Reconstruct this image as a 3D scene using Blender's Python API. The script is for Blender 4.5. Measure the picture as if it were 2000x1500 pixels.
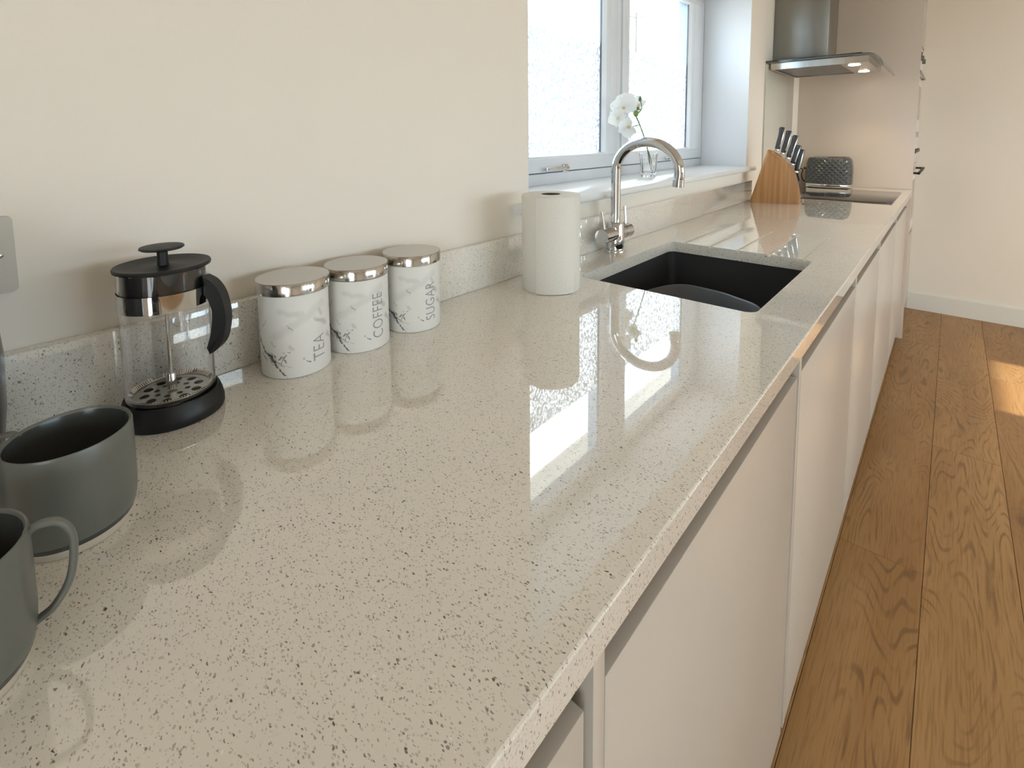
import bpy, bmesh, math, random
from mathutils import Vector, Matrix
random.seed(7)
S = bpy.context.scene
for o in list(bpy.data.objects): bpy.data.objects.remove(o, do_unlink=True)
COL = S.collection
H = 0.91            # height of the worktop surface above the floor

# ---------------------------------------------------------------- camera
cd = bpy.data.cameras.new('camera'); cam = bpy.data.objects.new('camera', cd); COL.objects.link(cam)
R = ((0.74984098, -0.65922593, -0.05621102), (0.66157243, 0.74607999, 0.07540939), (-0.00777391, -0.09373271, 0.99556705))
cam.matrix_world = Matrix(((R[0][0], R[0][2], -R[0][1], 0.78687), (R[1][0], R[1][2], -R[1][1], -0.18142),
                           (R[2][0], R[2][2], -R[2][1], 0.33646 + H), (0, 0, 0, 1)))
cd.sensor_fit = 'HORIZONTAL'; cd.sensor_width = 36; cd.lens = 974.73 / 2000 * 36
cd.shift_x = 0; cd.shift_y = -(750 - 357.27) / 2000
cd.clip_start = 0.02; cd.clip_end = 200
S.camera = cam

# ---------------------------------------------------------------- world, sun, exposure
W = bpy.data.worlds.new('sky'); S.world = W; W.use_nodes = True
nt = W.node_tree; nt.nodes.clear()
wo = nt.nodes.new('ShaderNodeOutputWorld'); bg = nt.nodes.new('ShaderNodeBackground')
tc = nt.nodes.new('ShaderNodeTexCoord'); nz = nt.nodes.new('ShaderNodeTexNoise'); rp = nt.nodes.new('ShaderNodeValToRGB')
nz.inputs['Scale'].default_value = 2.2; nz.inputs['Detail'].default_value = 5
rp.color_ramp.elements[0].position = 0.38; rp.color_ramp.elements[0].color = (0.50, 0.76, 1.0, 1)
rp.color_ramp.elements[1].position = 0.56; rp.color_ramp.elements[1].color = (0.93, 0.97, 1.0, 1)
nt.links.new(tc.outputs['Generated'], nz.inputs['Vector']); nt.links.new(nz.outputs['Fac'], rp.inputs['Fac'])
nt.links.new(rp.outputs['Color'], bg.inputs['Color']); bg.inputs['Strength'].default_value = 5.2
nt.links.new(bg.outputs[0], wo.inputs['Surface'])
sd = bpy.data.lights.new('sun', 'SUN'); sd.energy = 5.5; sd.angle = math.radians(0.6); sd.color = (1.0, 0.95, 0.87)
sun = bpy.data.objects.new('sun', sd); COL.objects.link(sun)
sun.rotation_euler = Vector((-math.cos(math.radians(29.2)), -0.02, -math.sin(math.radians(29.2)))).to_track_quat('-Z', 'Y').to_euler()
sun.location = (9, 3, 7)
def portal(name, loc, rot, sx, sy):
    l = bpy.data.lights.new(name, 'AREA'); l.shape = 'RECTANGLE'; l.size = sx; l.size_y = sy
    l.cycles.is_portal = True
    o = bpy.data.objects.new(name, l); COL.objects.link(o); o.location = loc; o.rotation_euler = rot
portal('portal_window', (-0.32, 1.645, H + 0.61), (0, math.radians(-90), 0), 0.9, 1.75)
portal('portal_side_window', (4.66, 1.57, 1.50), (0, math.radians(90), 0), 1.1, 2.34)
portal('portal_side', (4.66, 3.28, 1.05), (0, math.radians(90), 0), 2.1, 0.84)
portal('portal_back', (2.75, -2.76, 1.05), (math.radians(90), 0, 0), 1.7, 2.0)
S.view_settings.view_transform = 'Standard'; S.view_settings.look = 'None'
S.view_settings.gamma = 1; S.view_settings.use_curve_mapping = False; S.view_settings.exposure = 1.02

# ---------------------------------------------------------------- material helpers
class N:
    """tiny node-tree helper"""
    def __init__(s, name):
        s.m = bpy.data.materials.new(name); s.m.use_nodes = True; s.t = s.m.node_tree
        s.b = s.t.nodes['Principled BSDF']; s.out = s.t.nodes['Material Output']
    def n(s, kind, **kw):
        x = s.t.nodes.new('ShaderNode' + kind)
        for k in [q for q in kw if not q[0].isupper() and not q.isdigit()]: setattr(x, k, kw.pop(k))
        for k, v in kw.items():
            if k in x.inputs.keys() or k.isdigit():
                i = x.inputs[int(k)] if k.isdigit() else x.inputs[k]
                if isinstance(v, bpy.types.NodeSocket): s.t.links.new(v, i)
                else: i.default_value = v
            else: setattr(x, k, v)
        return x
    def ln(s, a, b): s.t.links.new(a, b)
    def math(s, op, a, b=0.0, c=0.0, clamp=False):
        x = s.t.nodes.new('ShaderNodeMath'); x.operation = op; x.use_clamp = clamp
        for i, v in enumerate((a, b, c)):
            if isinstance(v, bpy.types.NodeSocket): s.ln(v, x.inputs[i])
            else: x.inputs[i].default_value = v
        return x.outputs[0]
    def vm(s, op, a, b=(0, 0, 0), sc=1.0):
        x = s.t.nodes.new('ShaderNodeVectorMath'); x.operation = op
        for i, v in enumerate((a, b)):
            if isinstance(v, bpy.types.NodeSocket): s.ln(v, x.inputs[i])
            else: x.inputs[i].default_value = v
        if op == 'SCALE':
            if isinstance(sc, bpy.types.NodeSocket): s.ln(sc, x.inputs['Scale'])
            else: x.inputs['Scale'].default_value = sc
        return x.outputs['Value'] if op in ('LENGTH', 'DOT_PRODUCT', 'DISTANCE') else x.outputs['Vector']
    def mix(s, f, a, b):
        x = s.t.nodes.new('ShaderNodeMix'); x.data_type = 'RGBA'
        for i, v in ((0, f), (6, a), (7, b)):
            if isinstance(v, bpy.types.NodeSocket): s.ln(v, x.inputs[i])
            else: x.inputs[i].default_value = v if i == 0 else (*v, 1)
        return x.outputs[2]
    def smooth(s, v, a, b, o0=0.0, o1=1.0):
        x = s.t.nodes.new('ShaderNodeMapRange'); x.interpolation_type = 'SMOOTHSTEP'
        s.ln(v, x.inputs[0])
        for i, q in enumerate((a, b, o0, o1)): x.inputs[i + 1].default_value = q
        return x.outputs[0]
    def bump(s, h, strength=0.2, dist=0.001):
        x = s.n('Bump', Strength=strength, Distance=dist, Height=h); s.ln(x.outputs[0], s.b.inputs['Normal'])
    def set(s, **kw):
        for k, v in kw.items():
            i = s.b.inputs[k.replace('_', ' ')]
            if isinstance(v, bpy.types.NodeSocket): s.ln(v, i)
            else: i.default_value = (*v, 1) if isinstance(v, tuple) and len(v) == 3 else v
        return s
    def obj(s): return s.n('TexCoord').outputs['Object']

def plain(name, col, rough=0.5, metal=0.0, bump=None, var=0.04, **kw):
    """plain surface with a faint procedural unevenness"""
    n = N(name); co = n.obj()
    nz = n.n('TexNoise', Vector=co, Scale=(bump[0] if bump else 40.0), Detail=3.0)
    f = nz.outputs['Fac']
    dark = tuple(c * (1 - var) for c in col); lite = tuple(min(1, c * (1 + var)) for c in col)
    n.set(Base_Color=n.mix(f, dark, lite), Roughness=rough, Metallic=metal)
    if kw: n.set(**kw)
    if bump: n.bump(f, bump[1], bump[2])
    return n.m

def quartz(name, base=(0.84, 0.79, 0.70)):
    n = N(name); co = n.obj()
    wob = n.n('TexNoise', Vector=co, Scale=260.0, Detail=1.0).outputs['Color']
    cw = n.vm('ADD', co, n.vm('SCALE', n.vm('SUBTRACT', wob, (0.5, 0.5, 0.5)), sc=0.0035))
    cloud = n.n('TexNoise', Vector=co, Scale=9.0, Detail=4.0).outputs['Fac']
    c = n.mix(cloud, tuple(b * 0.95 for b in base), tuple(b * 1.05 for b in base))
    def layer(c, scale, ang, stretch, thr, rad, col, amt):
        mp = n.n('Mapping', Vector=cw); mp.inputs['Rotation'].default_value = (0.3 * ang, 0.2 * ang, ang)
        mp.inputs['Scale'].default_value = (scale, scale * stretch, scale * 1.15)
        v = n.n('TexVoronoi', Vector=mp.outputs[0], Scale=1.0); v.feature = 'F1'
        sp = n.n('SeparateColor', Color=v.outputs['Color'])
        rr = n.math('MULTIPLY', n.smooth(sp.outputs[0], thr, 1.0, 0.25, 1.0), rad)
        pick = n.math('GREATER_THAN', sp.outputs[0], thr)
        m = n.smooth(n.math('SUBTRACT', rr, v.outputs['Distance']), 0.0, 0.09)
        f = n.math('MULTIPLY', n.math('MULTIPLY', m, pick), n.smooth(sp.outputs[1], 0.0, 1.0, amt * 0.35, amt))
        return n.mix(f, c, col)
    c = layer(c, 190, 0.4, 1.5, 0.45, 0.42, (0.74, 0.70, 0.62), 0.45)
    c = layer(c, 270, 1.0, 1.9, 0.30, 0.40, (0.34, 0.30, 0.24), 0.60)
    c = layer(c, 320, 2.2, 2.0, 0.38, 0.40, (0.28, 0.25, 0.205), 0.75)
    c = layer(c, 260, -0.7, 2.2, 0.50, 0.40, (0.16, 0.14, 0.115), 0.9)
    c = layer(c, 235, 0.15, 2.0, 0.80, 0.40, (0.06, 0.055, 0.05), 0.95)
    c = layer(c, 260, 2.8, 1.5, 0.93, 0.34, (0.95, 0.95, 0.92), 0.9)
    n.set(Base_Color=c, Roughness=0.03, IOR=1.6, Coat_Weight=1.0, Coat_Roughness=0.01, Coat_IOR=1.5)
    return n.m

def oak():
    n = N('oak'); co = n.obj()
    rnd = n.n('ObjectInfo').outputs['Random']
    off = n.n('CombineXYZ', X=n.math('MULTIPLY', rnd, 7.3), Y=n.math('MULTIPLY', rnd, 31.7), Z=n.math('MULTIPLY', rnd, 3.1)).outputs[0]
    p = n.vm('ADD', co, off)
    st = n.n('Mapping', Vector=p); st.inputs['Scale'].default_value = (7.0, 1.15, 1.0)
    big = n.n('TexNoise', Vector=st.outputs[0], Scale=0.9, Detail=1.5)
    rings = n.math('SINE', n.math('MULTIPLY', big.outputs['Fac'], 200.0))
    gate = n.smooth(n.n('TexNoise', Vector=st.outputs[0], Scale=0.7, Detail=1.0, W=3.0, noise_dimensions='4D').outputs['Fac'], 0.36, 0.56)
    wear = n.n('TexNoise', Vector=n.vm('MULTIPLY', p, (45.0, 9.0, 1.0)), Scale=1.0, Detail=3.0).outputs['Fac']
    ringm = n.math('MULTIPLY', n.math('MULTIPLY', n.smooth(rings, 0.35, 1.0), gate), n.smooth(wear, 0.35, 0.6))
    fine = n.n('Mapping', Vector=p); fine.inputs['Scale'].default_value = (230.0, 10.0, 60.0)
    fg = n.n('TexNoise', Vector=fine.outputs[0], Scale=1.0, Detail=3.0).outputs['Fac']
    kn = n.n('Mapping', Vector=p); kn.inputs['Scale'].default_value = (5.5, 2.6, 1.0)
    vo = n.n('TexVoronoi', Vector=n.vm('ADD', kn.outputs[0], n.vm('SCALE', big.outputs['Color'], sc=0.35)), Scale=1.0)
    vs = n.n('SeparateColor', Color=vo.outputs['Color']).outputs[0]
    knot = n.math('MULTIPLY', n.smooth(vo.outputs['Distance'], 0.20, 0.03), n.math('GREATER_THAN', vs, 0.66))
    kring = n.math('MULTIPLY', n.math('MULTIPLY', n.smooth(n.math('SINE', n.math('MULTIPLY', vo.outputs['Distance'], 70.0)), 0.3, 1.0),
                   n.smooth(vo.outputs['Distance'], 0.5, 0.15)), n.math('GREATER_THAN', vs, 0.66))
    tone = n.n('TexNoise', Vector=st.outputs[0], Scale=1.3, Detail=2.0).outputs['Fac']
    a = n.mix(rnd, (0.345, 0.185, 0.066), (0.43, 0.245, 0.096))
    a = n.mix(n.smooth(tone, 0.3, 0.7), n.mix(0.35, a, (0.30, 0.135, 0.04)), n.mix(0.35, a, (0.50, 0.29, 0.12)))
    a = n.mix(n.smooth(fg, 0.45, 0.72, 0.0, 0.55), a, (0.24, 0.11, 0.035))
    a = n.mix(n.math('MULTIPLY', ringm, 0.65), a, (0.17, 0.085, 0.03))
    a = n.mix(n.math('MULTIPLY', kring, 0.28), a, (0.17, 0.08, 0.03))
    a = n.mix(n.math('MULTIPLY', knot, 0.8), a, (0.10, 0.05, 0.025))
    n.set(Base_Color=a, Roughness=0.42, IOR=1.45)
    n.bump(n.math('ADD', n.math('MULTIPLY', fg, -0.6), n.math('MULTIPLY', ringm, -0.5)), 0.25, 0.001)
    return n.m

def bamboo():
    n = N('acacia_wood'); co = n.obj()
    mp = n.n('Mapping', Vector=co); mp.inputs['Rotation'].default_value = (0, math.radians(-18), 0); mp.inputs['Scale'].default_value = (55, 20, 1.6)
    g = n.n('TexNoise', Vector=mp.outputs[0], Scale=1.0, Detail=1.5).outputs['Fac']
    a = n.mix(n.smooth(g, 0.35, 0.7), (0.36, 0.165, 0.052), (0.50, 0.25, 0.088))
    n.set(Base_Color=a, Roughness=0.38); return n.m

def brushed(name, col=(0.55, 0.53, 0.49), rough=0.28, axis=2, amt=0.25):
    n = N(name); co = n.obj(); mp = n.n('Mapping', Vector=co)
    sc = [400.0] * 3; sc[axis] = 3.0; mp.inputs['Scale'].default_value = sc
    g = n.n('TexNoise', Vector=mp.outputs[0], Scale=1.0, Detail=2.0).outputs['Fac']
    n.set(Base_Color=col, Metallic=1.0, Roughness=n.smooth(g, 0.3, 0.7, rough * (1 - amt), rough * (1 + amt)))
    n.bump(g, 0.06, 0.0005); return n.m

def marble():
    """white print with the dark broken vein of the canisters; UV = (arc length, height) in metres"""
    n = N('marble_print'); uv = n.n('UVMap').outputs['UV']
    n1 = n.n('TexNoise', Vector=uv, Scale=90.0, Detail=4.0).outputs['Color']
    n2 = n.n('TexNoise', Vector=uv, Scale=420.0, Detail=3.0).outputs['Color']
    p = n.vm('ADD', uv, n.vm('SCALE', n.vm('SUBTRACT', n1, (0.5, 0.5, 0.5)), sc=0.010))
    p = n.vm('ADD', p, n.vm('SCALE', n.vm('SUBTRACT', n2, (0.5, 0.5, 0.5)), sc=0.0050))
    def seg(a, b, w, k):
        ab = (b[0] - a[0], b[1] - a[1], 0); L2 = ab[0] ** 2 + ab[1] ** 2
        pa = n.vm('SUBTRACT', p, (a[0], a[1], 0))
        h = n.math('DIVIDE', n.vm('DOT_PRODUCT', pa, ab), L2, clamp=True)
        d = n.vm('LENGTH', n.vm('SUBTRACT', pa, n.vm('SCALE', ab, sc=h)))
        return n.math('MULTIPLY', n.smooth(d, w * 1.5, w * 0.3), k)
    dark = [((-.066, .068), (-.060, .052), .0013, .75), ((-.060, .052), (-.040, .034), .0018, .9), ((-.040, .034), (-.030, .026), .0026, 1),
            ((-.030, .026), (-.026, .017), .0022, 1), ((-.023, .013), (-.012, .003), .0014, 1), ((-.024, .030), (-.016, .038), .0015, .8),
            ((-.018, .036), (-.014, .026), .0014, .8), ((-.052, .044), (-.034, .022), .0010, .8), ((-.036, .036), (-.020, .020), .0009, .7), ((-.022, .024), (-.010, .040), .0010, .75), ((-.030, .034), (-.026, .018), .0012, .8), ((-.056, .036), (-.044, .026), .0011, .7), ((.013, .022), (.018, .020), .0012, 1),
            ((.008, .027), (.013, .023), .0008, .6), ((-.010, .076), (-.004, .071), .0010, .5), ((-.030, .022), (-.006, .016), .0010, .35)]
    faint = [((-.034, .052), (-.030, .048), .0016, .4), ((.028, .080), (.048, .066), .003, .45), ((.034, .092), (.040, .084), .003, .35),
             ((-.044, .082), (-.050, .074), .002, .4), ((-.010, .048), (-.004, .042), .002, .3), ((.050, .050), (.066, .034), .003, .5),
             ((-.030, .060), (.040, .100), .006, .15), ((-.02, .095), (.01, .090), .004, .2)]
    m = None
    for s_ in dark:
        q = seg(*s_); m = q if m is None else n.math('MAXIMUM', m, q)
    f = None
    for s_ in faint:
        q = seg(*s_); f = q if f is None else n.math('MAXIMUM', f, q)
    c = n.mix(f, (0.80, 0.775, 0.72), (0.30, 0.29, 0.27))
    c = n.mix(m, c, (0.045, 0.043, 0.045))
    n.set(Base_Color=c, Roughness=0.45); return n.m

def glass_mat(name, ior=1.45, col=(1, 1, 1), rough=0.0):
    n = N(name)
    g = n.n('BsdfGlass', Color=(*col, 1), Roughness=rough, IOR=ior)
    n.ln(g.outputs[0], n.out.inputs['Surface']); n.t.nodes.remove(n.b); return n.m

def pane_mat():
    n = N('window_glass'); t = n.n('BsdfTransparent', Color=(0.97, 0.985, 0.98, 1)); g = n.n('BsdfGlossy', Roughness=0.0)
    fr = n.n('Fresnel', IOR=1.45); mx = n.n('MixShader'); bf = n.math('SUBTRACT', 1.0, n.n('NewGeometry').outputs['Backfacing']); n.ln(n.math('MULTIPLY', fr.outputs[0], bf), mx.inputs[0]); n.ln(t.outputs[0], mx.inputs[1]); n.ln(g.outputs[0], mx.inputs[2])
    n.ln(mx.outputs[0], n.out.inputs['Surface']); n.t.nodes.remove(n.b); return n.m

def film_mat():
    """obscure film: pebbled translucent sheet"""
    n = N('frosted_film'); co = n.obj()
    v = n.n('TexVoronoi', Vector=n.vm('ADD', co, n.vm('SCALE', n.n('TexNoise', Vector=co, Scale=90.0).outputs['Color'], sc=0.009)), Scale=125.0); v.feature = 'SMOOTH_F1'
    h = n.smooth(v.outputs['Distance'], 0.22, 0.62)
    bp = n.n('Bump', Strength=1.0, Distance=0.006, Height=h)
    c = n.mix(h, (0.92, 0.94, 0.97), (0.175, 0.188, 0.200))
    tr = n.n('BsdfTranslucent', Color=c); n.ln(bp.outputs[0], tr.inputs['Normal'])
    df = n.n('BsdfDiffuse', Color=(0.3, 0.3, 0.3, 1)); gl = n.n('BsdfTransparent', Color=(0.10, 0.105, 0.11, 1))
    m1 = n.n('MixShader', Fac=0.04); n.ln(tr.outputs[0], m1.inputs[1]); n.ln(gl.outputs[0], m1.inputs[2])
    m2 = n.n('MixShader', Fac=0.10); n.ln(m1.outputs[0], m2.inputs[1]); n.ln(df.outputs[0], m2.inputs[2])
    n.ln(m2.outputs[0], n.out.inputs['Surface']); n.t.nodes.remove(n.b); return n.m

def petal_mat():
    n = N('white_petal'); t = n.n('BsdfTranslucent', Color=(0.88, 0.88, 0.86, 1)); d = n.n('BsdfDiffuse', Color=(0.90, 0.89, 0.86, 1)); mx = n.n('MixShader', Fac=0.5)
    n.ln(d.outputs[0], mx.inputs[1]); n.ln(t.outputs[0], mx.inputs[2]); n.ln(mx.outputs[0], n.out.inputs['Surface']); n.t.nodes.remove(n.b); return n.m
def emis(name, col, st):
    n = N(name); n.set(Base_Color=col, Emission_Color=col, Emission_Strength=st); return n.m

M = dict(
    wall=plain('wall_paint', (0.87, 0.795, 0.69), 0.6, bump=(350.0, 0.05, 0.0005), var=0.012),
    reveal=plain("white_emulsion", (0.72, 0.74, 0.765), 0.55, var=0.01),  # reveal paint with the cool window light put into its colour
    ceil=plain('ceiling_paint', (0.84, 0.83, 0.80), 0.7, var=0.01),
    base=plain('skirting_paint', (0.80, 0.77, 0.69), 0.4, var=0.01),
    quartz=quartz('speckled_quartz'), oak=oak(), wood=bamboo(),
    cab=plain('cream_cabinet_lacquer', (0.52, 0.475, 0.415), 0.28, var=0.01),
    cabin=plain('cabinet_rail', (0.17, 0.148, 0.12), 0.45, var=0.01),  # cream rails and carcasses, darkened in colour for the shade in the gaps
    panel=plain('tall_unit_panel', (0.62, 0.53, 0.445), 0.35, var=0.01),
    splash=plain('splashback_glass', (0.60, 0.575, 0.50), 0.08, var=0.01),
    upvc=plain('white_upvc', (0.72, 0.74, 0.765), 0.25, var=0.01),
    gasket=plain('grey_gasket', (0.10, 0.11, 0.13), 0.6),
    spacer=plain('blue_grey_spacer', (0.30, 0.38, 0.48), 0.4),  # blue shade along the pane edge, put into the spacer's colour
    sill=plain('sill_gloss', (0.86, 0.85, 0.83), 0.12, var=0.01),
    chrome=plain('chrome', (0.60, 0.60, 0.60), 0.05, 1.0, var=0.0),
    steel=brushed('brushed_steel', (0.27, 0.265, 0.245), 0.30, 2, 0.08), lidtop=plain('lid_top_steel', (0.60, 0.585, 0.56), 0.36, 1.0, bump=(600.0, 0.06, 0.0002)),
    lidside=brushed('polished_steel', (0.50, 0.47, 0.43), 0.16, 2, 0.4),
    black=plain('black_plastic', (0.005, 0.005, 0.005), 0.5, bump=(900.0, 0.15, 0.0003)),
    blackg=plain('black_gloss', (0.01, 0.01, 0.011), 0.12),
    hob=plain('black_ceramic_glass', (0.012, 0.011, 0.011), 0.03, IOR=1.6),
    sink=plain('granite_composite', (0.030, 0.031, 0.032), 0.5, bump=(1500.0, 0.3, 0.0003), var=0.3),
    bowl=plain('slate_plastic', (0.085, 0.095, 0.11), 0.3),
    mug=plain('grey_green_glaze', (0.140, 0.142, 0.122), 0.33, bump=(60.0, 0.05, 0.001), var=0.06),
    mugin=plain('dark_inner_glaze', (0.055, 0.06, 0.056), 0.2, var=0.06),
    biscuit=plain('bare_stoneware', (0.62, 0.54, 0.43), 0.8, bump=(500.0, 0.2, 0.0004)),
    paper=plain('paper_towel', (0.78, 0.745, 0.67), 0.95, bump=(230.0, 0.5, 0.0012), var=0.03),
    card=plain('cardboard', (0.10, 0.07, 0.06), 0.9), marble=marble(),
    text=plain('grey_print', (0.34, 0.33, 0.32), 0.6), petal=petal_mat(),
    stem=plain('green_stem', (0.10, 0.16, 0.06), 0.5), bud=plain('green_bud', (0.16, 0.26, 0.05), 0.5), yolk=plain('yellow_lip', (0.75, 0.55, 0.25), 0.5),
    glass=glass_mat('clear_glass', 1.45), water=glass_mat('cut_glass', 1.5), pane=pane_mat(), film=film_mat(),
    toaster=None, kettle=plain('dark_grey_enamel', (0.05, 0.052, 0.058), 0.25),
    socket=plain('satin_socket_plate', (0.62, 0.575, 0.50), 0.5, bump=(500.0, 0.2, 0.0004)), whitep=plain('white_plastic', (0.75, 0.73, 0.68), 0.35),
    lamp=emis('hood_lamp_glow', (1.0, 0.86, 0.66), 30.0), mesh=brushed('filter_mesh', (0.25, 0.26, 0.27), 0.4, 0),
    plate=plain('pressed_steel', (0.50, 0.49, 0.46), 0.25, 1.0), rivet=plain('rivet_steel', (0.7, 0.7, 0.7), 0.2, 1.0), handle=plain('dark_knife_handle', (0.025, 0.028, 0.032), 0.3),
    paving=plain('outside_paving', (0.45, 0.42, 0.38), 0.9), pale=plain('pale_pole', (0.06, 0.055, 0.05), 0.6), ovenglass=plain('oven_glass', (0.02, 0.02, 0.022), 0.08),
)
def toaster_mat():
    n = N('dimpled_charcoal'); co = n.obj()
    mp = n.n('Mapping', Vector=co); mp.inputs['Rotation'].default_value = (0, math.radians(45), 0); mp.inputs['Scale'].default_value = (48, 0.01, 48)
    v = n.n('TexVoronoi', Vector=mp.outputs[0], Scale=1.0, Randomness=0.0); v.distance = 'CHEBYCHEV'
    x = n.n('SeparateXYZ', Vector=co).outputs[0]
    m = n.smooth(x, -0.015, 0.03)
    h = n.math('MULTIPLY', n.smooth(v.outputs['Distance'], 0.5, 0.0), n.smooth(x, -0.2, 0.02, 0.45, 1.0))
    n.set(Base_Color=(0.075, 0.082, 0.082), Roughness=0.2); n.bump(h, 0.9, 0.006); return n.m
M['toaster'] = toaster_mat()

# ---------------------------------------------------------------- geometry helpers
def obj(name, bm, mat, parent=None, smooth=None, loc=None):
    me = bpy.data.meshes.new(name); bmesh.ops.recalc_face_normals(bm, faces=bm.faces); bm.to_mesh(me); bm.free()
    for m in (mat if isinstance(mat, (list, tuple)) else [mat]): me.materials.append(m)
    if smooth is not None:
        me.shade_smooth(); me.set_sharp_from_angle(angle=math.radians(smooth))
    o = bpy.data.objects.new(name, me); COL.objects.link(o)
    if parent: o.parent = parent
    if loc: o.location = loc
    return o
def thing(name, label, cat, loc=(0, 0, 0), rz=0.0, group=None):
    o = bpy.data.objects.new(name, None); COL.objects.link(o); o.location = loc; o.rotation_euler = (0, 0, rz)
    o.empty_display_size = 0.05; tag(o, label, cat, group); return o
def tag(o, label, cat, group=None):
    o['label'] = label; o['category'] = cat
    if group: o['group'] = group
    return o
def structure(o): o['kind'] = 'structure'; return o
def box(bm, x0, x1, y0, y1, z0, z1, bev=0.0, seg=2):
    r = bmesh.ops.create_cube(bm, size=1.0); vs = r['verts']
    for v in vs:
        v.co = Vector(((x0 + x1) / 2 + v.co.x * (x1 - x0), (y0 + y1) / 2 + v.co.y * (y1 - y0), (z0 + z1) / 2 + v.co.z * (z1 - z0)))
    if bev > 0:
        es = list({e for v in vs for e in v.link_edges})
        bmesh.ops.bevel(bm, geom=es, offset=bev, segments=seg, profile=0.5, affect='EDGES')
    return bm
def mbox(name, dims, mat, parent=None, bev=0.0, seg=2, smooth=30):
    bm = bmesh.new()
    for d in (dims if isinstance(dims, list) else [dims]): box(bm, *d, bev=bev, seg=seg)
    return obj(name, bm, mat, parent, smooth=smooth if bev > 0 else None)
def lathe(bm, prof, seg=64, c=(0, 0), close=False, fn=None):
    """prof: list of (r, z); r==0 closes to a pole"""
    rings = []
    for r, z in prof:
        if r <= 1e-6: rings.append([bm.verts.new((c[0], c[1], z))])
        else:
            ring = []
            for k in range(seg):
                a = 2 * math.pi * k / seg; x, y, zz = r * math.cos(a), r * math.sin(a), z
                if fn: x, y, zz = fn(x, y, zz, a)
                ring.append(bm.verts.new((c[0] + x, c[1] + y, zz)))
            rings.append(ring)
    pairs = list(zip(rings, rings[1:])) + ([(rings[-1], rings[0])] if close else [])
    for a, b in pairs:
        if len(a) == 1 and len(b) == 1: continue
        for k in range(seg):
            k2 = (k + 1) % seg
            if len(a) == 1: bm.faces.new((a[0], b[k], b[k2]))
            elif len(b) == 1: bm.faces.new((a[k], a[k2], b[0]))
            else: bm.faces.new((a[k], a[k2], b[k2], b[k]))
    return bm
def tube(bm, pts, rad, seg=12, cap=True):
    """sweep a circle (rad may be a list) along points"""
    P = [Vector(p) for p in pts]; rings = []; up = None
    for i, p in enumerate(P):
        t = (P[min(i + 1, len(P) - 1)] - P[max(i - 1, 0)]).normalized()
        if up is None:
            up = Vector((0, 0, 1)) if abs(t.z) < 0.9 else Vector((1, 0, 0))
        u = (up - t * up.dot(t)).normalized(); w = t.cross(u); up = u
        r = rad[i] if isinstance(rad, (list, tuple)) else rad
        rr = r if isinstance(r, tuple) else (r, r)
        rings.append([bm.verts.new(p + u * rr[0] * math.cos(2 * math.pi * k / seg) + w * rr[1] * math.sin(2 * math.pi * k / seg)) for k in range(seg)])
    for a, b in zip(rings, rings[1:]):
        for k in range(seg): bm.faces.new((a[k], a[(k + 1) % seg], b[(k + 1) % seg], b[k]))
    if cap: bm.faces.new(rings[0][::-1]); bm.faces.new(rings[-1])
    return bm
def smoothpts(pts, n=8):
    """Catmull-Rom through pts"""
    P = [Vector(p) for p in pts]; P = [2 * P[0] - P[1]] + P + [2 * P[-1] - P[-2]]; out = []
    for i in range(1, len(P) - 2):
        for k in range(n):
            t = k / n; a, b, c, d = P[i - 1:i + 3]
            out.append(0.5 * ((2 * b) + (-a + c) * t + (2 * a - 5 * b + 4 * c - d) * t * t + (-a + 3 * b - 3 * c + d) * t ** 3))
    return out + [P[-2]]
def prism(bm, poly, axis, a, b):
    """extrude 2D polygon: axis 'y' -> poly in (x,z); 'x' -> (y,z); 'z' -> (x,y)"""
    f = {'x': lambda p, t: (t, p[0], p[1]), 'y': lambda p, t: (p[0], t, p[1]), 'z': lambda p, t: (p[0], p[1], t)}[axis]
    A = [bm.verts.new(f(p, a)) for p in poly]; B = [bm.verts.new(f(p, b)) for p in poly]
    bm.faces.new(A); bm.faces.new(B[::-1])
    for i in range(len(poly)):
        j = (i + 1) % len(poly); bm.faces.new((A[i], B[i], B[j], A[j]))
    return bm
def rrect(x0, x1, y0, y1, r, n=6):
    out = []
    for cx, cy, a0 in ((x1 - r, y1 - r, 0), (x0 + r, y1 - r, 90), (x0 + r, y0 + r, 180), (x1 - r, y0 + r, 270)):
        for k in range(n + 1):
            a = math.radians(a0 + 90 * k / n); out.append((cx + r * math.cos(a), cy + r * math.sin(a)))
    return out
def boolean(o, cutters):
    for c in cutters:
        m = o.modifiers.new('b', 'BOOLEAN'); m.operation = 'DIFFERENCE'; m.solver = 'EXACT'; m.object = c
    dg = bpy.context.evaluated_depsgraph_get(); dg.update()
    me = bpy.data.meshes.new_from_object(o.evaluated_get(dg)); o.modifiers.clear(); o.data = me
    for c in cutters: bpy.data.objects.remove(c, do_unlink=True)
    return o

# ================================================================ THE SETTING
YB, YF, XR, ZC = -2.6, 4.303, 4.5, 2.42      # back wall, far wall, right wall, ceiling
OY0, OY1, OZ0, OZ1 = 0.77, 2.515, H + 0.150, H + 1.05   # window opening in the left wall
bm = bmesh.new()
box(bm, -0.33, 0, YB, OY0, 0, ZC); box(bm, -0.33, 0, OY1, YF, 0, ZC); box(bm, -0.33, 0, OY0, OY1, 0, OZ0); box(bm, -0.33, 0, OY0, OY1, OZ1, ZC)
structure(obj('wall_left', bm, M['wall']))
bm = bmesh.new()      # plastered reveal lining of the window opening
box(bm, -0.232, -0.0005, OY0 - 0.001, OY0 + 0.003, OZ0 + .02, OZ1); box(bm, -0.232, -0.0005, OY1 - 0.003, OY1 + 0.001, OZ0 + .02, OZ1); box(bm, -0.232, -0.0005, OY0, OY1, OZ1 - 0.003, OZ1 + 0.001)
structure(obj('trim_1', bm, M['reveal']))
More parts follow.
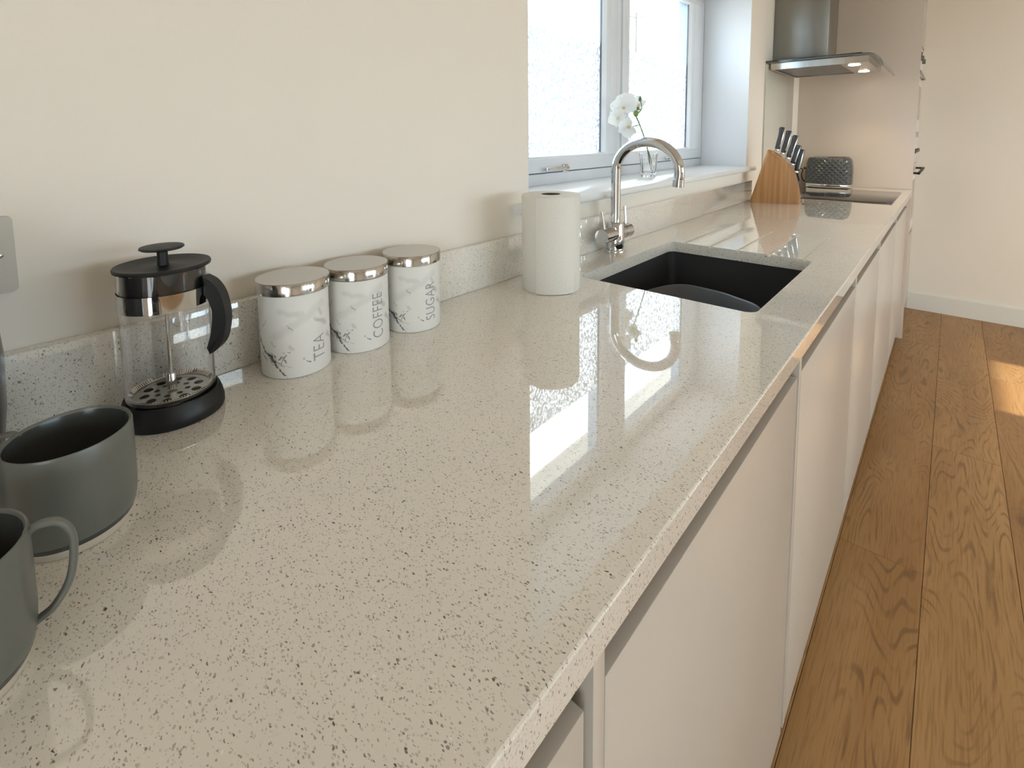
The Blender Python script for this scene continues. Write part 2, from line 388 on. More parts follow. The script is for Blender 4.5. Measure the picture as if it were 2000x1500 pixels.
structure(mbox('wall_far', (-0.33, XR + .2, YF, YF + 0.2, 0, ZC), M['wall']))
BX0, BX1, BH = 1.9, 3.6, 2.08
structure(mbox('wall_back', [(-0.33, BX0, YB - 0.2, YB, 0, ZC), (BX1, XR + .2, YB - 0.2, YB, 0, ZC), (BX0, BX1, YB - 0.2, YB, BH, ZC)], M['wall']))
D1, D2, DH, SZ, WH = (0.40, 2.74), (2.86, 3.70), 2.10, 0.95, 2.04
structure(mbox('wall_right', [(XR, XR + .2, YB, D1[0], 0, ZC), (XR, XR + .2, D1[1], D2[0], 0, ZC), (XR, XR + .2, D2[1], YF, 0, ZC), (XR, XR + .2, D1[0], D1[1], WH, ZC), (XR, XR + .2, D1[0], D1[1], 0, SZ), (XR, XR + .2, D2[0], D2[1], DH, ZC)], M['wall']))
structure(mbox('ceiling', (-0.33, XR + .2, YB - .2, YF + .2, ZC, ZC + 0.15), M['ceil']))
# skirting along the far wall
bm = bmesh.new(); prism(bm, [(YF, 0.0), (YF - 0.016, 0.0), (YF - 0.016, 0.115), (YF - 0.010, 0.126), (YF, 0.127)], 'x', 0.60, XR)
structure(obj('baseboard_far', bm, M['base']))
# window and glazed door of the right wall (outside the frame: they let the daylight and the sun in)
for nm, pn, a, b, zb, zh, nleaf in (('window_2', 'sash', D1[0], D1[1], SZ, WH, 3), ('door_1', 'door_leaf', D2[0], D2[1], 0.0, DH, 1)):
    d = structure(mbox(nm, [(XR + .05, XR + .11, a, b, zh - .05, zh), (XR + .05, XR + .11, a, b, zb, zb + .03), (XR + .05, XR + .11, a, a + .04, zb + .03, zh - .05), (XR + .05, XR + .11, b - .04, b, zb + .03, zh - .05)], M['gasket']))
    w = (b - a - .08) / nleaf
    for k in range(nleaf):
        y0 = a + .04 + k * w; y1 = y0 + w
        l = mbox(pn, [(XR + .06, XR + .10, y0, y0 + .05, zb + .03, zh - .05), (XR + .06, XR + .10, y1 - .05, y1, zb + .03, zh - .05), (XR + .06, XR + .10, y0, y1, zb + .03, zb + .10), (XR + .06, XR + .10, y0, y1, zh - .10, zh - .05)], M['gasket'], d)
        mbox('pane', (XR + .078, XR + .082, y0 + .05, y1 - .05, zb + .10, zh - .10), M['pane'], l)
d = structure(mbox('door_2', [(BX0, BX1, YB - .11, YB - .05, BH - .05, BH), (BX0, BX1, YB - .11, YB - .05, 0, .03), (BX0, BX0 + .04, YB - .11, YB - .05, .03, BH - .05), (BX1 - .04, BX1, YB - .11, YB - .05, .03, BH - .05)], M['gasket']))  # unseen glazed door behind the camera, added to brighten the near end
for k in range(2):
    x0 = BX0 + .04 + k * (BX1 - BX0 - .08) / 2; x1 = x0 + (BX1 - BX0 - .08) / 2
    l = mbox('door_leaf', [(x0, x0 + .05, YB - .10, YB - .06, .03, BH - .05), (x1 - .05, x1, YB - .10, YB - .06, .03, BH - .05), (x0, x1, YB - .10, YB - .06, .03, .10), (x0, x1, YB - .10, YB - .06, BH - .10, BH - .05)], M['gasket'], d)
    mbox('pane', (x0 + .05, x1 - .05, YB - .082, YB - .078, .10, BH - .10), M['pane'], l)
# oak floor: a sub-floor slab and one object per plank
fl = structure(mbox('floor', (-0.33, XR + .2, YB - .2, YF + .2, -0.12, -0.018), M['gasket']))
PW = 0.2; first = -0.01
ends = {3: [1.56], 4: [0.25, 2.345], 5: [-0.6, 1.18, 3.25], 6: [0.55, 2.85]}
k = 0; x = first
while x < XR:
    joints = ends.get(k) or [YB + random.uniform(0.4, 1.6) + j * random.uniform(1.85, 2.15) for j in range(4)]
    if k in ends: joints = [j for j in [ends[k][0] - 2.05] + ends[k] + [ends[k][-1] + 2.0]]
    cuts = [YB] + [j for j in sorted(joints) if YB + .2 < j < YF - .2] + [YF]
    for a, b in zip(cuts, cuts[1:]):
        x1 = min(x + PW, XR)
        bm = bmesh.new(); cy = (a + b) / 2; cx = (x + x1) / 2
        box(bm, x - cx + .0004, x1 - cx - .0004, a - cy + .0004, b - cy - .0004, -0.018, 0.0, bev=0.0012, seg=1)
        obj('plank', bm, M['oak'], fl, loc=(cx, cy, 0))
    x += PW; k += 1
structure(mbox('ground', (-40, 40, -40, 60, -0.5, -0.3), M['paving']))['label'] = 'pale paving outside'

# ---------------------------------------------------------------- window
XW = -0.233
win = bpy.data.objects.new('window_1', None); COL.objects.link(win); structure(win); win.location = (XW, (OY0 + OY1) / 2, H + .17)
def wpart(name, dims, mat, parent, bev=0.0015):
    """dims in world space; mesh stored relative to the parent chain origin"""
    o = mbox(name, dims, mat, None, bev=bev); o.parent = parent
    o.matrix_parent_inverse = parent_inv(parent); return o
def parent_inv(p):
    m = Matrix.Identity(4)
    chain = []
    while p: chain.append(p); p = p.parent
    for q in chain: m = m @ (Matrix.Translation(q.location) @ q.rotation_euler.to_matrix().to_4x4()).inverted() if len(chain) == 1 else m
    if len(chain) > 1:
        root = chain[-1]; m = (Matrix.Translation(root.location) @ root.rotation_euler.to_matrix().to_4x4()).inverted()
        # intermediate objects sit at the world origin by construction
        m = Matrix.Identity(4)
    return m
FB = H + .172; FT = H + 1.05; JB = H + .2115
wpart('window_frame', [(XW - .07, XW, OY0, OY1, FB, JB - .0015), (XW - .07, XW, OY0, OY1, FT - .03, FT),
      (XW - .07, XW, OY0, OY0 + .035, JB, FT - .03), (XW - .07, XW, 2.480, OY1, JB, FT - .03), (XW - .07, XW, 1.606, 1.640, JB, FT - .03)], M['upvc'], win)
wpart('gasket', [(XW - .06, XW - .004, OY0 + .03, 2.482, JB - .003, JB + .003)], M['gasket'], win, 0)
for (y0, y1, g0, g1) in ((0.808, 1.6035, 0.90, 1.510), (1.643, 2.4775, 1.722, 2.335)):
    zt = H + 1.018; gb = H + .2650; gt = H + .990; xs = XW + .006
    sash = wpart('sash', [(XW - .066, xs, y0, y1, JB + .0025, gb - .004), (XW - .066, xs, y0, y1, gt + .004, zt),
                 (XW - .066, xs, y0, g0 - .035, gb - .004, gt + .004), (XW - .066, xs, g1 + .037, y1, gb - .004, gt + .004)], M['upvc'], win, .002)
    bm = bmesh.new()   # glazing bead with a sloping inner lip, mitred frame section
    def ring(x, i): return [bm.verts.new((x, g0 - .035 + i, gb - .004 + i * .3)), bm.verts.new((x, g1 + .037 - i, gb - .004 + i * .3)), bm.verts.new((x, g1 + .037 - i, gt + .004 - i * .3)), bm.verts.new((x, g0 - .035 + i, gt + .004 - i * .3))]
    rr = [ring(xs - .002, 0), ring(xs - .005, .020), ring(XW - .010, .036), ring(XW - .016, .036)]
    for a, b in zip(rr, rr[1:]):
        for q in range(4): bm.faces.new((a[q], a[(q + 1) % 4], b[(q + 1) % 4], b[q]))
    bead = obj('bead', bm, M['upvc'], sash)
    mbox('spacer', [(XW - .064, XW - .016, g1 + .002, g1 + .012, gb, gt), (XW - .064, XW - .016, g0 - .012, g0 - .002, gb, gt), (XW - .064, XW - .016, g0, g1, gt + .001, gt + .008)], M['spacer'], sash)
    mbox('gasket', [(XW - .018, XW - .012, g1 - .002, g1 + .004, gb, gt), (XW - .018, XW - .012, g0, g1, gt - .002, gt + .002)], M['gasket'], sash)
    mbox('pane', (XW - .026, XW - .022, g0 - .004, g1 + .003, gb - .003, gt + .003), M['pane'], sash)
    bm = bmesh.new()
    vs = [bm.verts.new(p) for p in ((XW - .0205, g0 - .002, gb - .001), (XW - .0205, g1 + .001, gb - .001), (XW - .0205, g1 + .001, H + .688), (XW - .0205, g0 - .002, H + .688))]
    bm.faces.new(vs); obj('frosted_film', bm, M['film'], sash)
    hy = 1.19 if y0 < 1 else 2.10      # espagnolette handle on the bottom rail
    bm = bmesh.new(); box(bm, xs, xs + .010, hy + .035, hy + .065, H + .212, H + .238, .003); box(bm, xs + .010, xs + .022, hy - .075, hy + .055, H + .219, H + .231, .004)
    tube(bm, [(xs + .004, hy + .05, H + .225), (xs + .018, hy + .05, H + .225)], .010)
    obj('window_handle', bm, M['chrome'], sash, 40)['label'] = 'chrome window handle'
bm = bmesh.new()
zs0, zs1 = H + .150, H + .172
prof = [(-.24, zs0), (.026, zs0), (.031, zs0 + .004), (.033, zs0 + .011), (.031, zs0 + .018), (.026, zs1), (-.24, zs1)]
prism(bm, prof, 'y', OY0 + .001, OY1 - .001)
prism(bm, [(.0005, zs0)] + prof[1:6] + [(.0005, zs1)], 'y', OY1 - .001, 2.575); prism(bm, [(.0005, zs0)] + prof[1:6] + [(.0005, zs1)], 'y', .71, OY0 + .001)
sl = obj('window_sill', bm, M['sill'], None, 40); sl.parent = win; sl.matrix_parent_inverse = parent_inv(win)

ev = structure(mbox('trim_2', [(-.80, -.331, -3.0, 6.0, H + 1.51, H + 1.53), (-.83, -.80, -3.0, 6.0, H + 1.505, H + 1.70), (-.80, -.331, -3.0, 6.0, H + 1.69, H + 1.71)], M['upvc']))
ev['label'] = 'white eaves soffit and fascia outside above the window'
# distant utility pole seen through the right pane
p = thing('utility_pole', 'distant thin utility pole with a crossarm, seen through the right window pane', 'pole', (-12, 24.2, -0.3))
bm = bmesh.new(); tube(bm, [(0, 0, 0), (0, 0, 7.9)], .045, 8); obj('pole', bm, M['pale'], p)
bm = bmesh.new(); tube(bm, [(-.25, -1.0, 7.62), (.02, .05, 7.66)], .035, 6); tube(bm, [(.02, .05, 7.66), (.2, .55, 7.78)], .03, 6); obj('crossarm', bm, M['pale'], p)

# ================================================================ BASE CABINETS
units = [(-1.10, -0.50), (-0.50, 0.119), (0.119, 0.811), (0.811, 1.507), (1.507, 2.120), (2.120, 2.850), (2.850, 3.580)]
labels = ['cream base cabinet nearest the camera end of the run', 'cream base cabinet under the mugs, its door corner showing at the bottom edge',
          'cream base cabinet in the foreground, below the bare stretch of worktop before the sink', 'cream base cabinet under the sink and the start of the drainer',
          'cream base cabinet just past the sink, under the drainer grooves', 'cream base cabinet beneath the knife block', 'cream base cabinet under the hob at the far end']
DT = H - .100; ZD = 0.093
for i, ((a, b), lb) in enumerate(zip(units, labels)):
    t = thing('base_cabinet', lb, 'cabinet', (0.3, (a + b) / 2, 0.088), 0, 'handleless cream base cabinets')
    def bp(name, dims, mat, bev=0.0):
        o = mbox(name, dims, mat, None, bev=bev); o.parent = t; o.matrix_parent_inverse = Matrix.Translation(t.location).inverted(); return o
    pan = a + .0185
    if i == 3:   # sink base: open topped carcass
        bp('carcass', [(.02, .57, a + .001, a + .017, .09, H - .24), (.02, .57, b - .017, b - .001, .09, H - .033), (.02, .57, a + .017, b - .017, .09, .106), (.02, .028, a + .017, b - .017, .106, H - .033)], M['cabin'])
    elif i == 2:
        bp('carcass', [(.02, .57, a + .001, b - .045, .09, H - .033), (.02, .57, b - .045, b - .001, .09, H - .24)], M['cabin'])
    else:
        bp('carcass', (.02, .570, a + .001, b - .001, .09, H - .033), M['cabin'])
    bp('end_strip', (.5705, .6005, a + .0015, pan, ZD, H - .0325), M['cab'], .0006)
    bp('handle_rail', [(.5705, .573, pan, b - .001, H - .13, H - .0325), (.573, .592, pan + .001, b - .002, H - .126, H - .122)], M['cabin'])
    gapr = .0105 if i in (1, 2) else .003
    d = bp('door', (.580, .600, pan + .0022, b - gapr, ZD, DT), M['cab'], .0012)
pl = tag(mbox('plinth', (.52, .536, -1.1, 3.58, 0.0, .088), M['cab']), 'cream plinth board set back below the base cabinets', 'plinth')

# ================================================================ WORKTOP
bm = bmesh.new()
prism(bm, [(0.0, H - .031), (.6185, H - .031), (.620, H - .0295), (.620, H - .0022), (.6193, H - .0007), (.6178, H), (0.0, H)], 'y', -1.12, 3.578)
top = obj('worktop', bm, M['quartz'])
cut = []
bm = bmesh.new(); prism(bm, rrect(.131, .525, .801, 1.321, .022, 8), 'z', H - .05, H + .05); cut.append(obj('c', bm, M['quartz']))
bm = bmesh.new(); tube(bm, [(.063, 1.09, H - .06), (.063, 1.09, H + .06)], .014, 24); cut.append(obj('c', bm, M['quartz']))
for gx, ge in ((.176, 1.640), (.253, 1.662), (.333, 1.680), (.417, 1.680), (.503, 1.676)):
    bm = bmesh.new(); w = .0040
    A = [bm.verts.new(v) for v in ((gx - w, 1.31, H + .01), (gx + w, 1.31, H + .01), (gx + w, 1.31, H - .0050), (gx - w, 1.31, H - .0050))]
    B = [bm.verts.new(v) for v in ((gx - w, ge, H + .01), (gx + w, ge, H + .01), (gx + w, ge, H - .0012), (gx - w, ge, H - .0012))]
    bm.faces.new(A); bm.faces.new(B[::-1])
    for q in range(4): bm.faces.new((A[q], B[q], B[(q + 1) % 4], A[(q + 1) % 4]))
    bmesh.ops.recalc_face_normals(bm, faces=bm.faces)
    cut.append(obj('c', bm, M['quartz']))
boolean(top, cut)
tag(top, 'long speckled cream quartz worktop with sink cut-out and five drainer grooves', 'worktop')
up = mbox('upstand', (0.0005, .0195, -1.12, 2.555, H + .0003, H + .0995), M['quartz'], bev=.0012)
tag(up, 'speckled quartz upstand along the wall behind the worktop', 'upstand')

# ---------------------------------------------------------------- sink
sk = thing('sink', 'black undermount sink bowl let into the quartz worktop', 'sink', (.328, 1.061, H - .23))
bm = bmesh.new()
def loop(x0, x1, y0, y1, r, z): return [bm.verts.new((px - .328, py - 1.061, z - (H - .23))) for px, py in rrect(x0, x1, y0, y1, r, 6)]
L = [loop(.105, .552, .776, 1.346, .03, H - .0315), loop(.125, .532, .796, 1.326, .024, H - .0315), loop(.127, .530, .798, 1.324, .024, H - .17),
     loop(.135, .522, .806, 1.316, .03, H - .205), loop(.165, .492, .836, 1.286, .03, H - .213), loop(.29, .366, 1.02, 1.10, .035, H - .216)]
for a, b in zip(L, L[1:]):
    for q in range(len(a)): bm.faces.new((a[q], a[(q + 1) % len(a)], b[(q + 1) % len(a)], b[q]))
bm.faces.new(L[-1])
obj('basin', bm, M['sink'], sk, 35)
bm = bmesh.new(); lathe(bm, [(0, .0165), (.030, .0165), (.036, .0185), (.042, .0165), (.042, .0140), (0, .0140)], 32); obj('waste', bm, M['chrome'], sk, 40)['label'] = 'round chrome waste'
# washing-up bowl
pts = [(.150, 1.02), (.160, 1.10), (.186, 1.185), (.220, 1.222), (.258, 1.226), (.290, 1.222), (.330, 1.216), (.380, 1.194), (.430, 1.168), (.458, 1.120), (.468, 1.04), (.462, .95), (.43, .88), (.37, .845), (.31, .84), (.25, .845), (.19, .88), (.158, .94)]
cl = smoothpts(pts + [pts[0]], 5)[:-1]
cx_, cy_ = .31, 1.03
wb = thing('washing_up_bowl', 'slate grey plastic washing-up bowl with a wavy rim inside the black sink', 'bowl', (cx_, cy_, H - .211))
bm = bmesh.new(); rings = []
for s_, z_ in ((1.0, H - .108), (1.0, H - .102), (.985, H - .099), (.955, H - .103), (.90, H - .15), (.80, H - .190), (.55, H - .200), (.1, H - .200)):
    rings.append([bm.verts.new(((p.x - cx_) * s_, (p.y - cy_) * s_, z_ - (H - .211))) for p in [Vector((q[0], q[1], 0)) for q in cl]])
for a, b in zip(rings, rings[1:]):
    for q in range(len(a)): bm.faces.new((a[q], a[(q + 1) % len(a)], b[(q + 1) % len(a)], b[q]))
bm.faces.new(rings[-1])
out_ = []
for s_, z_ in ((1.0, H - .108), (.96, H - .106), (.92, H - .15), (.83, H - .196), (.58, H - .2075), (.1, H - .2075)):
    out_.append([bm.verts.new(((q[0] - cx_) * s_, (q[1] - cy_) * s_, z_ - (H - .211))) for q in cl])
for a, b in zip(out_, out_[1:]):
    for q in range(len(a)): bm.faces.new((a[(q + 1) % len(a)], a[q], b[q], b[(q + 1) % len(a)]))
bm.faces.new(out_[-1][::-1])
obj('bowl_body', bm, M['bowl'], wb, 50)

# ---------------------------------------------------------------- tap
tp = thing('kitchen_tap', 'tall chrome swan-neck mixer tap behind the sink', 'tap', (.063, 1.090, H))
bm = bmesh.new(); lathe(bm, [(0, .0005), (.0300, .0005), (.0300, .004), (.0285, .006), (.0255, .0065), (.0255, .082), (.024, .085), (.0155, .086), (0, .086)], 40)
obj('tap_body', bm, M['chrome'], tp, 40)
bm = bmesh.new(); ac = (.094, .236); rr_ = .0815
path = [(0, 0, .083), (0, 0, .12), (0, 0, .16), (0, 0, .20)] + [(ac[0] - .094 * math.cos(math.radians(a)), 0, ac[1] + rr_ * math.sin(math.radians(a))) for a in range(-8, 196, 8)]
path[4] = (0, 0, .222)
tube(bm, path, .0138, 20)
obj('spout', bm, M['chrome'], tp, 50)
e0 = Vector(path[-1]); e1 = e0 + (Vector(path[-1]) - Vector(path[-3])).normalized() * .020
bm = bmesh.new(); tube(bm, [e0 + (e1 - e0) * .05, e1], .0150, 20); obj('nozzle', bm, M['chrome'], tp, 40)
bm = bmesh.new(); tube(bm, [(0, -.076, .0525), (0, -.040, .0525)], .0212, 28); tube(bm, [(0, -.039, .0525), (0, .039, .0525)], .0205, 28); tube(bm, [(0, .040, .0525), (0, .076, .0525)], .0212, 28)
obj('valve_barrel', bm, M['chrome'], tp, 40)
for sgn in (-1, 1):
    bm = bmesh.new(); tube(bm, [(0, sgn * .060, .068), (-.002, sgn * .062, .095), (-.006, sgn * .065, .124)], [.0042, .0038, .0045], 12)
    obj('lever', bm, M['chrome'], tp, 40)

# ---------------------------------------------------------------- hob
hb = thing('induction_hob', 'black glass induction hob flush on the worktop in front of the toaster', 'hob', (.328, 3.06, H))
mbox('hob_glass', (-.255, .255, -.30, .30, .0004, .0045), M['hob'], hb, bev=.001)

# ---------------------------------------------------------------- splashback and far panel, tall unit
sp = mbox('splashback', (.0008, .008, 2.784, 3.40, H + .0008, H + .712), M['splash'], bev=.001)
tag(sp, 'pale glass splashback on the wall behind the hob, up to the extractor', 'splashback')
tu = thing('tall_unit', 'cream tall oven housing at the far end of the worktop', 'cabinet', (.3, 3.94, 0))
def tpart(name, dims, mat, bev=.0008):
    o = mbox(name, dims, mat, None, bev=bev); o.parent = tu; o.matrix_parent_inverse = Matrix.Translation(tu.location).inverted(); return o
tpart('side_panel', (.0008, .617, 3.5805, 3.600, .0, 2.40), M['panel'])
tpart('side_panel', (.0008, .600, 4.283, 4.3025, .0, 2.40), M['panel'])
tpart('carcass', [(.01, .575, 3.6005, 4.2825, .09, H - .34), (.01, .575, 3.6005, 4.2825, H + .885, 2.40), (.01, .575, 3.6005, 4.2825, H + .315, H + .335), (.01, .03, 3.6005, 4.2825, H - .34, H + .885)], M['cab'])
tpart('plinth_board', (.54, .555, 3.6005, 4.2825, 0, .088), M['cab'])
tpart('drawer_front', (.578, .600, 3.602, 4.281, .093, H - .345), M['cab'])
tpart('handle_rail', (.5755, .579, 3.602, 4.281, H - .344, H - .326), M['cabin'])
tpart('door', (.578, .600, 3.602, 4.281, H + .895, 2.39), M['cab'])
for nm, z0, z1, lb, cat in (('oven', H - .320, H + .310, 'built-in oven in the tall unit, lower of the two appliances', 'oven'), ('microwave', H + .340, H + .880, 'built-in microwave in the tall unit, above the oven', 'microwave')):
    ov = thing(nm, lb, cat, (.3, 3.94, z0))
    hgt = z1 - z0
    mbox('appliance_body', (-.25, .278, -.335, .335, .003, hgt - .003), M['cab'], ov)
    mbox('appliance_front', (.2785, .300, -.339, .339, .003, hgt * .72), M['whitep'], ov, bev=.002)
    mbox('control_panel', (.2785, .300, -.339, .339, hgt * .72 + .004, hgt - .003), M['whitep'], ov, bev=.002)
    mbox('appliance_window', (.3002, .3012, -.26, .26, .08, hgt * .55), M['ovenglass'], ov)
    bm = bmesh.new(); hz = hgt * .66
    box(bm, .3005, .345 if nm == 'oven' else .318, -.30, -.285, hz - .006, hz + .006); box(bm, .3005, .345 if nm == 'oven' else .318, .285, .30, hz - .006, hz + .006); box(bm, .335 if nm == 'oven' else .310, .347 if nm == 'oven' else .320, -.31, .31, hz - .007, hz + .007, .002)
    obj('appliance_handle', bm, M['black' if nm == 'oven' else 'steel'], ov)
    for ky in (-.2, 0, .2):
        bm = bmesh.new(); kz = hgt * .86
        tube(bm, [(.3005, ky, kz), (.318, ky, kz)], .016 if nm == 'microwave' else .012, 16); obj('control_knob', bm, M['steel'], ov)

# ---------------------------------------------------------------- extractor hood
hd = thing('extractor_hood', 'stainless steel chimney extractor hood with a curved glass canopy above the hob', 'extractor hood', (0.0008, 3.085, H + .70))
mbox('chimney', (0.0, .2635, -.165, .085, .030, ZC - H - .70 - .001), M['steel'], hd, bev=.002)
bm = bmesh.new()    # curved glass canopy
xs_ = [0.0, .15, .30, .44, .465, .482, .496, .506, .512]; zs_ = [.016, .018, .0185, .0175, .0155, .008, -.006, -.024, -.045]
up_ = [(x, z + .006) for x, z in zip(xs_, zs_)]; up_[-1] = (xs_[-1] + .005, zs_[-1]); up_[-2] = (xs_[-2] + .006, zs_[-2] + .002); up_[-3] = (xs_[-3] + .005, zs_[-3] + .004)
prism(bm, list(zip(xs_, zs_)) + up_[::-1], 'y', -.300, .300)
obj('canopy_glass', bm, plain('smoked_canopy_glass', (0.55, 0.60, 0.58), 0.03, Transmission_Weight=0.85, IOR=1.45), hd, 30)
mbox('canopy_trim', (0.0, .430, -.2995, -.296, .0215, .0275), M['blackg'], hd)['label'] = 'dark polished edge of the glass canopy'
# steel tray: rim + recessed filters + lamp panel
bm = bmesh.new(); A = (.018, .455, -.268, .268); z0, z1 = -.018, .0155
box(bm, A[0], A[1], A[2], A[2] + .014, z0, z1); box(bm, A[0], A[1], A[3] - .014, A[3], z0, z1); box(bm, A[0], A[0] + .014, A[2] + .014, A[3] - .014, z0, z1)
box(bm, .335, A[1], A[2] + .014, A[3] - .014, z0, z1)
obj('tray', bm, M['lidside'], hd)
for q in range(2):
    y0 = A[2] + .016 + q * .252
    o = mbox('grease_filter', (A[0] + .016, .333, y0, y0 + .250, z0 + .006, z0 + .010), M['mesh'], hd)
for ly in (-.18, .18):
    bm = bmesh.new(); lathe(bm, [(0, z0 - .002), (.022, z0 - .002), (.026, z0 - .0005), (.026, z0), (0, z0)], 28, (.385, ly))
    obj('hood_lamp', bm, M['lamp'], hd, 40)['label'] = 'lit round hood lamp'
    ld = bpy.data.lights.new('hood_spot', 'SPOT'); ld.energy = 4; ld.color = (1, .82, .60); ld.spot_size = math.radians(110); ld.spot_blend = .8; ld.shadow_soft_size = .02
    lo = bpy.data.objects.new('hood_spot', ld); COL.objects.link(lo); lo.location = (.386, 3.085 + ly, H + .70 + z0 - .006)

# ================================================================ SMALL THINGS
def canister(name, lb, c, rb, rl, h, word, az):
    """az: direction (degrees) the print is centred on"""
    t = thing(name, lb, 'canister', (c[0], c[1], H + .0003), 0)
    zb = h - .0185; bm = bmesh.new(); n_ = 96; a0 = math.radians(az)
    uvl = bm.loops.layers.uv.new('UVMap')
    prof = [(rb - .0015, 0), (rb, .0015), (rb, zb * .33), (rb, zb * .66), (rb, zb), (rb - .003, zb)]
    rings = [[bm.verts.new((r * math.cos(a0 + math.pi + 2 * math.pi * k / n_), r * math.sin(a0 + math.pi + 2 * math.pi * k / n_), z)) for k in range(n_)] for r, z in prof]
    for i in range(len(prof) - 1):
        for k in range(n_):
            f = bm.faces.new((rings[i][k], rings[i][(k + 1) % n_], rings[i + 1][(k + 1) % n_], rings[i + 1][k]))
            for l, (kk, ii) in zip(f.loops, ((k, i), (k + 1, i), (k + 1, i + 1), (k, i + 1))):
                l[uvl].uv = ((kk / n_ * 2 - 1) * math.pi * rb, prof[ii][1])
    bm.faces.new(rings[0][::-1]); bm.faces.new(rings[-1])
    body = obj('canister_body', bm, M['marble'], t, 40)
    bm = bmesh.new(); lathe(bm, [(rl - .0015, zb + .0005), (rl, zb + .0015), (rl, h - .0012), (rl - .0008, h - .0002)], 96); obj('lid_band', bm, M['lidside'], t, 50)
    bm = bmesh.new(); lathe(bm, [(rl - .0009, h - .0002), (rl - .004, h - .0002), (.012, h - .0008), (0, h - .0008)], 96)
    lathe(bm, [(rl - .0015, zb + .0005), (0, zb + .0005)], 96); obj('lid_top', bm, M['lidtop'], t, 50)
    # printed word, reading upwards, wrapped round the body
    cu = bpy.data.curves.new('w', 'FONT'); cu.body = word; cu.size = .0285; cu.offset = -.0002; cu.space_character = 1.06; cu.resolution_u = 4
    tmp = bpy.data.objects.new('w', cu); COL.objects.link(tmp); dg = bpy.context.evaluated_depsgraph_get(); dg.update()
    me = bpy.data.meshes.new_from_object(tmp.evaluated_get(dg)); bpy.data.objects.remove(tmp, do_unlink=True)
    bm = bmesh.new(); bm.from_mesh(me)
    for k in range(1, 12): bmesh.ops.bisect_plane(bm, geom=bm.verts[:] + bm.edges[:] + bm.faces[:], plane_co=(0, k * .002, 0), plane_no=(0, 1, 0))
    y1 = max(v.co.y for v in bm.verts); R_ = rb + .0003
    for v in bm.verts:
        th = a0 + (.0420 - v.co.y) / rb; z = .0175 + v.co.x * .715
        v.co = Vector((R_ * math.cos(th), R_ * math.sin(th), z))
    o = obj('lettering', bm, M['text'], t); o['label'] = 'grey word %s printed upwards' % word
    return t
canister('tea_canister', 'marble-print canister marked TEA, nearest the coffee press', (.0718, .1414), .0476, .0506, .1358, 'TEA', -24.3)
canister('coffee_canister', 'marble-print canister marked COFFEE, middle of the three', (.0675, .2475), .0492, .0503, .1331, 'COFFEE', -30.8)
canister('sugar_canister', 'marble-print canister marked SUGAR, nearest the kitchen roll', (.0698, .3567), .0488, .0509, .1340, 'SUGAR', -36.9)

# ---------------------------------------------------------------- kitchen roll
kr = thing('kitchen_roll', 'upright roll of white kitchen paper left of the sink', 'kitchen roll', (.1278, .6935, H + .0003))
def wav(x, y, z, a):
    w = 1 + .006 * math.sin(3 * a + 1) + .004 * math.sin(7 * a + z * 40)
    return x * w, y * w, z
bm = bmesh.new(); lathe(bm, [(.021, .0005), (.0625, 0), (.0640, .004), (.0640, .07), (.0640, .14), (.0645, .203), (.0628, .2085), (.0215, .2085)], 96, fn=wav)
obj('paper', bm, M['paper'], kr, 40)
bm = bmesh.new(); n_ = 14; a1, a2 = math.radians(-81), math.radians(-5)   # free edge of the sheet
vo = [[bm.verts.new(((.0649 + o_ + .0022 * max(0, 1 - (a - a1) / .5)) * (1 + .006 * math.sin(3 * a + 1)) * math.cos(a), (.0649 + o_ + .0022 * max(0, 1 - (a - a1) / .5)) * (1 + .006 * math.sin(3 * a + 1)) * math.sin(a), z)) for a in [a1 + (a2 - a1) * k / n_ for k in range(n_ + 1)]] for o_ in (.0, .0009) for z in (.001, .2075)]
for k in range(n_):
    bm.faces.new((vo[0][k], vo[0][k + 1], vo[1][k + 1], vo[1][k])); bm.faces.new((vo[2][k], vo[3][k], vo[3][k + 1], vo[2][k + 1]))
bm.faces.new((vo[0][0], vo[1][0], vo[3][0], vo[2][0]))
obj('loose_sheet', bm, M['paper'], kr, 40)
bm = bmesh.new(); lathe(bm, [(.0208, .001), (.0212, .2080), (.0196, .2080), (.0192, .001)], 48, close=True); obj('cardboard_core', bm, M['card'], kr, 40)

# ---------------------------------------------------------------- coffee press
cp = thing('coffee_press', 'glass coffee press with black lid, handle and base beside the grey mugs', 'coffee press', (.0785, -.0178, H + .0003), math.radians(46))
# local +x = handle side, -x = spout
bm = bmesh.new(); lathe(bm, [(0, 0), (.0525, 0), (.0538, .003), (.0538, .010), (.0520, .018), (.0500, .0245), (.0488, .0265), (.0470, .0265), (.0470, .006), (0, .006)], 72,
      fn=lambda x, y, z, a: (x * (1 + .05 * max(0, math.cos(a)) ** 4), y, z))
obj('base_ring', bm, M['black'], cp, 40)
def lip(x, y, z, a):
    d = max(0, math.cos(a - math.pi)) ; k = max(0, (z - .150) / .036); k = k * k
    s_ = 1 + .20 * k * (d ** 24) - .035 * k * (max(0, d) ** 6) * (1 - d ** 12)
    return x * s_, y * s_, z + (.003 * k * d ** 24)
bm = bmesh.new(); ro, ri = .0466, .0446
zz = [.0075, .012, .04, .08, .12, .145, .155, .165, .173, .178, .181]
prof = [(0, .0068), (.040, .0068), (.0445, .0085)] + [(ro, z) for z in zz[1:]] + [((ro + ri) / 2, .1818)] + [(ri, z) for z in zz[:0:-1]] + [(.0425, .0105), (.038, .009), (0, .009)]
lathe(bm, prof, 96, fn=lip); obj('beaker', bm, M['glass'], cp, 40)['label'] = 'clear glass beaker with pouring lip'
bm = bmesh.new(); lathe(bm, [(.0472, .1375), (.0481, .1375), (.0481, .1580), (.0472, .1580)], 96, close=True); obj('band', bm, M['chrome'], cp, 40)['label'] = 'polished steel band'
